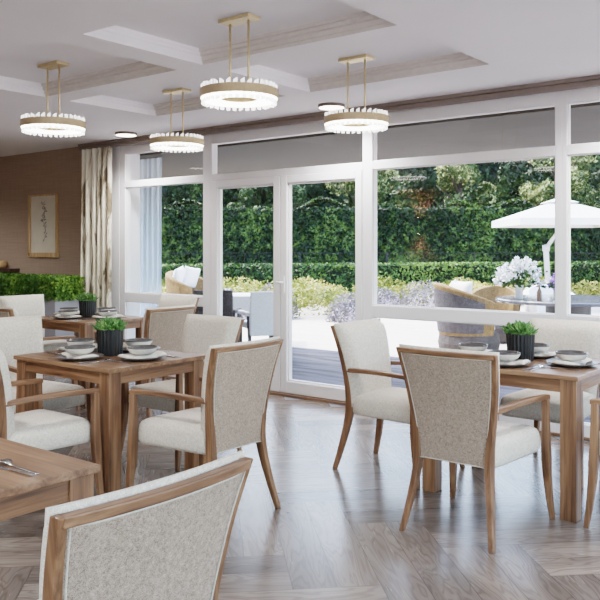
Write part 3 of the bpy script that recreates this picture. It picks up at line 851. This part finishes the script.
# ---------------------------------------------------------------- OUTSIDE
GZ = -.03
pt = MB().box(-30, 16, YW+.3, 45, GZ-.2, GZ).build('patio_ground', 'patio'); struct(pt)
def mk_patio_shade():
    t = NT('painted_patio_shade'); f = t.noise(t.coord((.5, 5, 1), rot=(0, 0, .25)), 1.6, 3, .55, .4)
    t.bsdf(link=t.ramp(f, [(.40, lin((40,40,48))), (.60, lin((88,88,100)))]), rough=.75, spec=.25); return t.m  # dark tone and streaks paint shade onto the paving
M['patio_shade'] = mk_patio_shade()
struct(MB().box(-12, 4, YW+.3, 8.95, GZ-.1, GZ+.006).build('patio_shade_sheet', 'patio_shade'))  # dark sheet added where the patio is only in shade
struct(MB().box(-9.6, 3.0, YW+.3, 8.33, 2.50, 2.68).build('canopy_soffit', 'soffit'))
CAM = Vector((0, 0, 1.4)); TH_ = math.radians(38.31)
FWD = Vector((-math.sin(TH_), math.cos(TH_), 0)); RGT = Vector((math.cos(TH_), math.sin(TH_), 0))
def gp(depth, off, z=0.0):        # ground point 'off' metres across the garden at 'depth'
    p = FWD*depth+RGT*off; return Vector((p.x, p.y, z))
ROT = TH_

curtain('reflection_drape', -7.80, -7.20, 6.42, .05, 2.66, .03, 6, 'sheer', 'pale blue sheer drape added outside the narrow window to imitate a curtain reflection', 'drape')  # added sheet, stands in for a pale curtain reflection in the pane

def hedge(name, depth, o0, o1, h0, h1, thick, n, leaf, mat, label, bumps=.0):
    t = empty(name, tuple(gp(depth, 0)), ROT)
    seg = 24; b = MB(); rings = []
    H_ = lambda s: h0+(h1-h0)*s
    b2 = MB()
    rg = []
    for i in range(seg+1):
        s = i/seg; x = o0+(o1-o0)*s; hh = H_(s)-.03
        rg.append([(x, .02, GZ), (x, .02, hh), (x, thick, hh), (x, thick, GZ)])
    b2.loft(rg).build('inner_shadow_core', 'hedge_core', t)
    a_front = h1; a_top = thick*.8
    f = RNG.random(n) < a_front/(a_front+a_top)
    x = RNG.uniform(o0, o1, n); s = (x-o0)/(o1-o0); hh = H_(s)
    bump = bumps*np.sin(x*2.1)*np.sin(x*.9+1)
    y = np.where(f, RNG.uniform(-.08, .04, n), RNG.uniform(0, thick, n)); z = np.where(f, RNG.uniform(0, 1, n)*hh, hh+bump+RNG.uniform(-.04, .04, n))
    N = np.zeros((n, 3)); N[f, 1] = -1; N[f, 2] = .3; N[~f, 2] = 1
    quads('foliage', leaves(np.stack([x, y, z], 1), leaf, N, spread=.6), t, mat)
    return tag(t, label, 'hedge')
hedge('clipped_hedge', 22.0, -13, 12, .86, 1.03, 1.0, 26000, .05, 'leaf_low', 'low clipped green hedge running across the garden behind the flower bed')
hedge('tall_hedge', 25.0, -16, 15, 2.7, 2.7, 1.2, 120000, .058, 'leaf_ivy', 'tall dark green leafy hedge closing the garden', .32)

def tree(depth, off, h, r, n, mat, label, trunk=.16, leaf=.12):
    t = empty('garden_tree', tuple(gp(depth, off)), ROT); rt = random.Random(int(off*10+depth))
    b = MB().tube([(0, 0, GZ), (.05, 0, h*.3), (-.05, .05, h*.55), (0, 0, h*.8)], [trunk, trunk*.8, trunk*.6, trunk*.3], 9)
    for k in range(5):
        a = k*1.3; z0 = h*(.3+.09*k); b.tube([(0, 0, z0), (math.cos(a)*r*.45, math.sin(a)*r*.45, z0+h*.14), (math.cos(a)*r*.8, math.sin(a)*r*.8, z0+h*.2)], [trunk*.4, trunk*.25, trunk*.1], 6)
    b.build('trunk', 'bark', t, smooth=True)
    Cs = []; Ns = []
    blobs = 30
    for k in range(blobs):
        d_ = RNG.normal(size=3); d_ /= np.linalg.norm(d_); d_ *= RNG.random()**.4
        c_ = np.array([d_[0]*r, d_[1]*r, h*.56+d_[2]*h*.42]); rr = r*RNG.uniform(.28, .48); m = n//blobs
        v = RNG.normal(size=(m, 3)); v /= np.linalg.norm(v, axis=1, keepdims=True)
        Cs.append(c_+v*rr*RNG.uniform(.75, 1.05, (m, 1))); Ns.append(v)
    quads('crown', leaves(np.concatenate(Cs), leaf, np.concatenate(Ns), spread=.7), t, mat)
    return tag(t, label, 'tree', 'trees behind the tall hedge')
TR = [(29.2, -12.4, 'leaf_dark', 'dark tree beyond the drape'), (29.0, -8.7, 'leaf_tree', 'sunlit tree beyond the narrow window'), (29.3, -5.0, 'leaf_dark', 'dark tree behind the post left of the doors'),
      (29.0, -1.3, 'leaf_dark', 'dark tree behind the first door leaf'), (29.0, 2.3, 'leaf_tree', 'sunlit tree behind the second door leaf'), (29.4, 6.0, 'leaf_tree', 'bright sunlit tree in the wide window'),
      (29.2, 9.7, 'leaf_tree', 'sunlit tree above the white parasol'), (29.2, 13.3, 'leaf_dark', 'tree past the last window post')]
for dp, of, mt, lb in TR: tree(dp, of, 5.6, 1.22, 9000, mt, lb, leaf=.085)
for k, lb in enumerate(('tall back row tree far beyond the narrow window', 'tall back row tree between narrow window and doors', 'tall back row tree behind the doors', 'tall back row tree behind the door post', 'tall back row tree behind the wide window', 'tall back row tree behind the parasol', 'tall back row tree past the last post')):
    tree(34.0, -12.5+4.5*k, 8.0, 1.5, 7000, 'leaf_dark', lb, leaf=.12)
hedge('backdrop_hedge', 38.0, -24, 24, 7.5, 7.5, 1.0, 30000, .16, 'leaf_dark', 'very tall dark hedge far behind the garden trees')

# thin metal fence before the tall hedge
def fence():
    t = empty('garden_fence', tuple(gp(23.6, 0)), ROT); k = 0
    for z in (.35, 1.28): MB().box(-13, 13, -.008, .008, z-.008, z+.008).build('rail', 'black', t)
    x = -13
    b = MB()
    while x <= 13:
        b.box(x-.004, x+.004, -.004, .004, GZ, 1.25); x += .14
    b.build('bars', 'black', t)['kind'] = 'stuff'
    for i in range(11): MB().box(-13+2.6*i-.025, -13+2.6*i+.025, -.025, .025, GZ, 1.30).build('post', 'black', t)
    tag(t, 'thin dark metal railing between the low and tall hedges', 'fence')
fence()

# planting beds in front of the low hedge
def bed(name, depth0, depth1, o0, o1, n, hh, leaf, mat, label):
    t = empty('bed_origin', tuple(gp(depth0, 0)), ROT)
    x = RNG.uniform(o0, o1, n); y = RNG.uniform(0, depth1-depth0, n)
    m = .62+.38*np.sin(x*2.3+np.sin(y*2.1)*1.5)*np.sin(y*1.9+x*.7)
    z = GZ+hh*m*(RNG.random(n)**.45)
    q = quads(name, leaves(np.stack([x, y, z], 1), leaf, np.array([[0, -.5, .8]]), spread=.8, ratio=.45), None, mat)
    q.location = t.location; q.rotation_euler = t.rotation_euler; bpy.data.objects.remove(t)
    tag(q, label, 'plants', None, 'stuff'); return q
bed('flower_bed_planting', 16.0, 21.6, -12, 1.2, 34000, .72, .055, 'leaf_bed', 'yellow green low planting of the flower bed beyond the doors')
bed('border_planting', 19.6, 21.6, 1.4, 12, 16000, .70, .055, 'leaf_bed', 'yellow green border planting beyond the wide window')

def clump(depth, off, r, h, n, mat, label, nm='silver_shrub', grp='silvery shrubs of the flower bed'):
    m = RNG.normal(size=(n, 3)); m /= np.linalg.norm(m, axis=1, keepdims=True); m[:, 2] = np.abs(m[:, 2])
    C = m*np.array([r, r, h])*RNG.uniform(.55, 1.05, (n, 1))
    q = quads(nm, leaves(C, .045, m, ratio=.35), None, mat); q.location = tuple(gp(depth, off, GZ)); q.rotation_euler = (0, 0, ROT)
    return tag(q, label, 'shrub', grp)
for dp, of, r_, h_, lb in ((18.9, 3.0, .75, .68, 'silver grey shrub low in the corner of the wide window by the post'), (18.8, 1.95, .5, .5, 'small grey shrub against the post of the wide window'),
                          (15.6, .95, .45, .55, 'silver shrub at the edge of the second door leaf'), (16.3, -.5, .5, .75, 'pale feathery shrub behind the meeting stiles of the doors'),
                          (15.8, -3.2, .7, .7, 'whitish shrub low behind the outdoor drape'), (15.9, -1.5, .55, .62, 'pale shrub behind the white outdoor table')):
    clump(dp, of, r_, h_, 1500, 'leaf_silver', lb)

# outdoor tub chairs
def tub_chair(loc, rz, label, shell='wicker', panel='greywicker', hgt=.86, sc=1.0):
    root = empty('tub_chair', loc, rz)      # faces local +Y
    root.scale = (sc, sc, sc)
    def shellring(r0, r1, za, zf, n=29):
        pts = []
        for i in range(n):
            a = math.radians(-90-125+250*i/(n-1)); k = abs(a+PI/2)/math.radians(125)
            top_ = za+(zf-za)*(k**1.5)
            cx_, cy_ = math.cos(a), math.sin(a)
            pts.append((cx_, cy_, top_))
        return pts
    P = shellring(1, 1, hgt, hgt-.24)
    rings = []
    for cx_, cy_, tz in P:
        o_ = .40; i_ = .325; b0 = .22
        rings.append([(cx_*o_*.9, cy_*o_*.92, b0), (cx_*o_*1.04, cy_*o_*1.08, tz-.02), (cx_*o_*1.0, cy_*o_*1.03, tz), (cx_*i_, cy_*i_, tz-.01), (cx_*i_*.94, cy_*i_*.94, b0)])
    MB().loft(rings).build('shell', shell, root, smooth=False, bevel=.01)
    pr_ = []
    for cx_, cy_, tz in P[3:-3]:
        o_ = .408; pr_.append([(cx_*o_*.92, cy_*o_*.94, .26), (cx_*o_*1.03, cy_*o_*1.07, tz-.07), (cx_*o_*1.01, cy_*o_*1.04, tz-.07), (cx_*o_*.9, cy_*o_*.92, .26)])
    MB().loft(pr_).build('back_panel', panel, root)
    MB().lathe([(.001, .015), (.36, .015), (.38, .12), (.36, .235), (.335, .26), (.001, .26)], 30).build('base', 'darkwicker', root)
    MB().lathe([(.001, .262), (.30, .262), (.318, .29), (.318, .36), (.29, .40), (.001, .42)], 30).build('seat_cushion', 'cloth', root, smooth=True)
    for a in range(4):
        t = PI/4+a*PI/2; x, y = .25*math.cos(t), .25*math.sin(t)
        MB().rect_loft([(x*1.1, y*1.1, 0, .03, .03), (x, y, .14, .05, .05)]).build('leg', 'darkmetal', root)
    return tag(root, label, 'chair', 'outdoor tub chairs')
def cushion(loc, rot, label, s=.42):
    b = MB(); n = 10; rings = []
    V = []; F = []
    for sgn in (1, -1):
        for j in range(n+1):
            for i in range(n+1):
                u, v = -1+2*i/n, -1+2*j/n
                th_ = .075*((1-u**4)*(1-v**4))**.6; pinch = 1-.06*(1-abs(u))*0
                V.append((u*s/2*(1-.07*(1-v*v)), sgn*th_, v*s/2*(1-.07*(1-u*u))))
    m = (n+1)**2
    for o_ in (0, m):
        for j in range(n):
            for i in range(n):
                a = o_+j*(n+1)+i; F.append((a, a+1, a+n+2, a+n+1))
    b.add(V, F); o = b.build('cushion', 'cloth', smooth=True); o.location = loc; o.rotation_euler = rot
    bm = bmesh.new(); bm.from_mesh(o.data); bmesh.ops.remove_doubles(bm, verts=bm.verts, dist=.0005); bmesh.ops.recalc_face_normals(bm, faces=bm.faces); bm.to_mesh(o.data); bm.free()
    return tag(o, label, 'cushion', 'white outdoor cushions')
def on_chair(cx, cy, rz, lx, ly, z): 
    return (cx+lx*math.cos(rz)-ly*math.sin(rz), cy+lx*math.sin(rz)+ly*math.cos(rz), z)
p = gp(11.0, 2.35); r1 = ROT-PI/2+.12
tub_chair((p.x, p.y, GZ), r1, 'tan wicker tub chair with two white cushions, backing the wide window', sc=1.12)
cushion(on_chair(p.x, p.y, r1, .17, -.17, .76), (-.2, .0, r1+.3), 'white cushion leaning in the tan tub chair, nearer the flowers')
cushion(on_chair(p.x, p.y, r1, -.18, -.17, .765), (-.2, 0, r1-.3), 'white cushion leaning in the tan tub chair, outer one')
p = gp(13.2, -1.72); r2 = ROT+PI+.5
p2 = gp(15.0, -2.05)
tub_chair((p2.x, p2.y, GZ), ROT-PI/2-.5, 'tan wicker tub chair with white cushions beyond the narrow window', sc=1.18, panel='wicker')
r2 = ROT-PI/2-.5
cushion(on_chair(p2.x, p2.y, r2, .18, -.20, .86), (-.25, .15, r2+.3), 'white cushion in the chair beyond the narrow window, upright one')
cushion(on_chair(p2.x, p2.y, r2, -.20, -.19, .85), (-.25, -.15, r2-.2), 'white cushion in the chair beyond the narrow window, tilted one')

# round glass table under the parasol, with flowers
tp = gp(10.9, 3.70)
def out_table():
    t = empty('garden_table', (tp.x, tp.y, GZ))
    MB().lathe([(.001, .70), (.96, .70), (.98, .715), (.98, .735), (.96, .75), (.001, .75)], 60).build('tabletop', 'outglass', t)
    MB().lathe([(.001, 0), (.42, 0), (.42, .03), (.36, .06), (.30, .35), (.30, .70), (.001, .70)], 40).build('pedestal', 'darkmetal', t)
    tag(t, 'round dark glass garden table carrying white flowers', 'table')
out_table()
TZ = GZ+.75
def bouquet(name, loc, mat, n, h, r, label, spike=True, vase=True):
    t = empty(name, loc); rb = random.Random(n)
    if vase: MB().lathe([(.001, 0), (.055, 0), (.06, .02), (.05, .12), (.065, .19), (.06, .19), (.045, .12), (.001, .01)], 20).build('vase', 'bowl', t, smooth=True)
    st = MB(); C = []; Nn = []
    for k in range(n):
        a = rb.uniform(0, 2*PI); rr = r*math.sqrt(rb.random()); hh = h*(1-.55*(rr/r)**2)*rb.uniform(.75, 1.0)
        tipx, tipy = rr*math.cos(a), rr*math.sin(a)
        st.tube([(0, 0, .1), (tipx*.4, tipy*.4, hh*.6), (tipx, tipy, hh)], .004, 5)
        m = 60
        for q in range(m):
            f = rb.random(); up = hh*(.70+.30*f) if spike else hh+rb.gauss(0, .035)
            wd = .05*(1.15-f*.8) if spike else .05
            C.append((tipx*(.75+.25*f)+rb.gauss(0, wd*.6), tipy*(.75+.25*f)+rb.gauss(0, wd*.6), up)); Nn.append((rb.gauss(0, 1), rb.gauss(0, 1), .6))
    st.build('stems', 'leaf_low', t)
    quads('blossoms', leaves(np.array(C), .022, np.array(Nn), ratio=.7), t, mat)
    C2 = [(rb.gauss(0, r*.4), rb.gauss(0, r*.4), rb.uniform(.16, h*.6)) for k in range(150)]
    quads('leaf_sprays', leaves(np.array(C2), .04), t, 'leaf_low')
    return tag(t, label, 'flowers')
q = gp(10.75, 2.98, TZ); bouquet('flower_arrangement', tuple(q), 'petal', 34, .66, .36, 'large white flower arrangement on the round garden table')
q = gp(10.75, 3.50, TZ); 
def lav(): return bouquet('lavender_bunch', tuple(q), 'purple', 16, .38, .11, 'purple lavender bunch on the garden table beside the window post')
lav()
q2 = gp(10.3, 3.12, TZ)
o = MB().lathe([(.001, 0), (.03, 0), (.032, .01), (.032, .12), (.012, .17), (.012, .22), (.001, .22)], 16).build('bottle', 'bottle', smooth=True, loc=tuple(q2)); tag(o, 'small brown bottle on the round garden table', 'bottle')
for dpt, of, rz_, lb, sh in ((12.25, 3.0, ROT+PI-.4, 'cream tub chair behind the white flowers', 'wicker'), (12.45, 3.95, ROT+PI+.1, 'pale tub chair behind the garden table under the parasol', 'cloth'),
                         (11.1, 5.05, ROT+PI/2+.1, 'grey tub chair beyond the last window post', 'greywicker')):
    p = gp(dpt, of); tub_chair((p.x, p.y, GZ), rz_, lb, sh, 'greywicker' if sh == 'greywicker' else sh)
pc = gp(11.1, 5.05); cushion(on_chair(pc.x, pc.y, ROT+PI/2+.1, 0, -.18, .70), (-.25, 0, ROT+PI/2+.1), 'white cushion in the grey tub chair beyond the last post', .5)

# cantilever parasol
def parasol():
    p = gp(19.2, 6.3); t = empty('cantilever_parasol', (p.x, p.y, GZ), ROT)
    hub = Vector((.0, 0, 0)); s = 1.32; ze, zt_, za = 1.98+.0, 2.14, 2.55
    rings = [[(-s, -s, ze), (s, -s, ze), (s, s, ze), (-s, s, ze)], [(-s, -s, zt_), (s, -s, zt_), (s, s, zt_), (-s, s, zt_)], [(-.28, -.28, za-.02), (.28, -.28, za-.02), (.28, .28, za-.02), (-.28, .28, za-.02)], [(-.02, -.02, za+.03), (.02, -.02, za+.03), (.02, .02, za+.03), (-.02, .02, za+.03)]]
    MB().loft(rings, cap=False).build('canopy', 'canvas', t)
    MB().loft([[(-.36, -.36, za), (.36, -.36, za), (.36, .36, za), (-.36, .36, za)], [(-.05, -.05, za+.12), (.05, -.05, za+.12), (.05, .05, za+.12), (-.05, .05, za+.12)]], cap=False).build('vent_cap', 'canvas', t)
    for a in range(4):
        x, y = (-1 if a in (0, 3) else 1), (-1 if a < 2 else 1)
        MB().tube([(0, 0, za-.1), (x*s*.98, y*s*.98, zt_-.03)], .015, 6).build('rib', 'greymetal', t)
    MB().tube([(-.24, .0, .06), (-.32, 0, 1.36), (-.32, 0, 1.45)], .065, 12).build('pole', 'greymetal', t, smooth=True)
    MB().lathe([(.001, -.09), (.09, -.07), (.09, .07), (.001, .09)], 16, (-.32, 0, 1.45)).build('joint', 'greymetal', t, smooth=True)
    MB().tube([(-.32, 0, 1.45), (-.02, 0, 1.86), (.0, 0, za-.05)], .05, 10).build('arm', 'greymetal', t, smooth=True)
    MB().box(-.62, .08, -.35, .35, 0, .08).build('base', 'darkmetal', t, bevel=.01)
    tag(t, 'white square cantilever parasol with bent grey pole in the garden', 'parasol')
parasol()

# white-clothed table and chairs beyond the first door leaf
wp = gp(11.9, -.98)
def white_table():
    t = empty('clothed_table', (wp.x, wp.y, GZ), ROT)
    MB().box(-.62, .62, -.42, .42, .715, .74).build('tabletop', 'cloth', t)
    rings = []
    for z, k in ((.745, 1.0), (.742, 1.012), (.60, 1.02), (.46, 1.035)):
        pts = []
        for i in range(48):
            a = 2*PI*i/48; c_, s_ = math.cos(a), math.sin(a); e = .18
            wv = 1+(.02*math.sin(i*2.1) if z < .7 else 0)
            pts.append((math.copysign(abs(c_)**e, c_)*.64*k*wv, math.copysign(abs(s_)**e, s_)*.44*k*wv, z))
        rings.append(pts)
    MB().loft([[(x*.02, y*.02, .7455) for x, y, z in rings[0]]]+rings, cap=False).build('tablecloth', 'cloth', t, smooth=False)
    for sx in (-1, 1):
        for sy in (-1, 1): MB().box(sx*.55-.025, sx*.55+.025, sy*.35-.025, sy*.35+.025, 0, .715).build('leg', 'darkmetal', t)
    tag(t, 'garden table under a white cloth beyond the first door leaf', 'table')
white_table()
def garden_chair(depth, off, rz, mat, label):
    p = gp(depth, off); t = empty('garden_chair', (p.x, p.y, GZ), rz)     # faces local +Y
    MB().box(-.25, .25, -.25, .25, .38, .47).build('seat', mat, t, bevel=.02)
    b = MB(); rings = []
    for k in range(9):
        u = k/8; z = .30+.58*u; y = -.25-.10*u*u; w = .25+.02*u
        rings.append([(-w, y-.03, z), (w, y-.03, z), (w, y+.03, z), (-w, y+.03, z)])
    b.loft(rings).build('backrest', mat, t, bevel=.015)
    for s in (-1, 1):
        MB().box(s*.26-.03, s*.26+.03, -.27, .22, .56, .61).build('armrest', mat, t, bevel=.01)
        for y in (-.22, .20): MB().rect_loft([(s*.24, y*1.08, 0, .03, .03), (s*.25, y, .40, .045, .045), (s*.26, y, .57, .04, .04)]).build('leg', 'darkmetal', t)
    return tag(t, label, 'chair', 'garden chairs by the clothed table')
garden_chair(10.55, -.50, ROT+.35, 'cloth', 'white garden chair backing the first door leaf, before the clothed table')
garden_chair(10.9, -1.13, ROT-.1, 'darkwicker', 'dark garden chair before the clothed table, beside the white one')
for i, (ox, oy, lb) in enumerate(((-.35, -.1, 'white cup on the clothed garden table, outer one'), (-.12, .1, 'white cup in the middle of the clothed garden table'))):
    q = wp+RGT*ox+FWD*oy
    o = MB().lathe([(.001, 0), (.03, 0), (.042, .09), (.038, .09), (.027, .01), (.001, .01)], 16).build('cup', 'bowl', smooth=True, loc=(q.x, q.y, GZ+.7455)); tag(o, lb, 'cup', 'cups on the clothed table')

# ---------------------------------------------------------------- lights
w = bpy.data.worlds.new('sky'); SC.world = w; w.use_nodes = True; nt = w.node_tree; nt.nodes.clear()
sk = nt.nodes.new('ShaderNodeTexSky'); sk.sky_type = 'NISHITA'; sk.sun_disc = False; sk.sun_elevation = math.radians(52); sk.sun_rotation = math.radians(-70); sk.air_density = 1.2; sk.dust_density = 2.0
bg = nt.nodes.new('ShaderNodeBackground'); bg.inputs[1].default_value = .72; ow = nt.nodes.new('ShaderNodeOutputWorld')
nt.links.new(sk.outputs[0], bg.inputs[0]); nt.links.new(bg.outputs[0], ow.inputs[0])
def lamp(name, typ, energy, loc, rot=(0,0,0), color=(1,1,1), **kw):
    l = bpy.data.lights.new(name, typ); l.energy = energy; l.color = color
    for k, v in kw.items(): setattr(l, k, v)
    o = bpy.data.objects.new(name, l); COL.objects.link(o); o.location = loc; o.rotation_euler = rot; return o
sd = Vector((.55, .28, -1.0)).normalized()
so = lamp('sun', 'SUN', 4.0, (0, 0, 10), color=(1, .95, .88), angle=.02); so.rotation_euler = sd.to_track_quat('-Z', 'Y').to_euler()
for i, (x, y, _) in enumerate(DL):
    lamp('downlight_and_fill_beam', 'SPOT', 80, (x, y, ZC-.04), color=(.98, .98, 1), spot_size=math.radians(150), spot_blend=.8, shadow_soft_size=.1)  # two downlights near the windows, the others added as fill light
for s in (-1, 1):
    lamp('wall_lamp_beam', 'SPOT', 40, (-8.5, YB+.12, 1.90+s*.19), (PI if s > 0 else 0, 0, 0), (1, .62, .36), spot_size=math.radians(110), spot_blend=.7, shadow_soft_size=.04)

# ---------------------------------------------------------------- camera
cd = bpy.data.cameras.new('camera'); cam = bpy.data.objects.new('camera', cd); COL.objects.link(cam)
cam.location = (0, 0, 1.4); cam.rotation_euler = (PI/2, 0, TH_)
cd.sensor_width = 36; cd.sensor_fit = 'HORIZONTAL'; cd.lens = 36*790/600; cd.shift_y = -51/600; cd.clip_end = 300; cd.clip_start = .05
SC.camera = cam
SC.view_settings.view_transform = 'Filmic'; SC.view_settings.look = 'Medium High Contrast'; SC.view_settings.exposure = 1.1
SC.cycles.use_denoising = True; SC.cycles.caustics_reflective = False; SC.cycles.caustics_refractive = False
SC.cycles.max_bounces = 8; SC.cycles.diffuse_bounces = 4; SC.cycles.transparent_max_bounces = 16
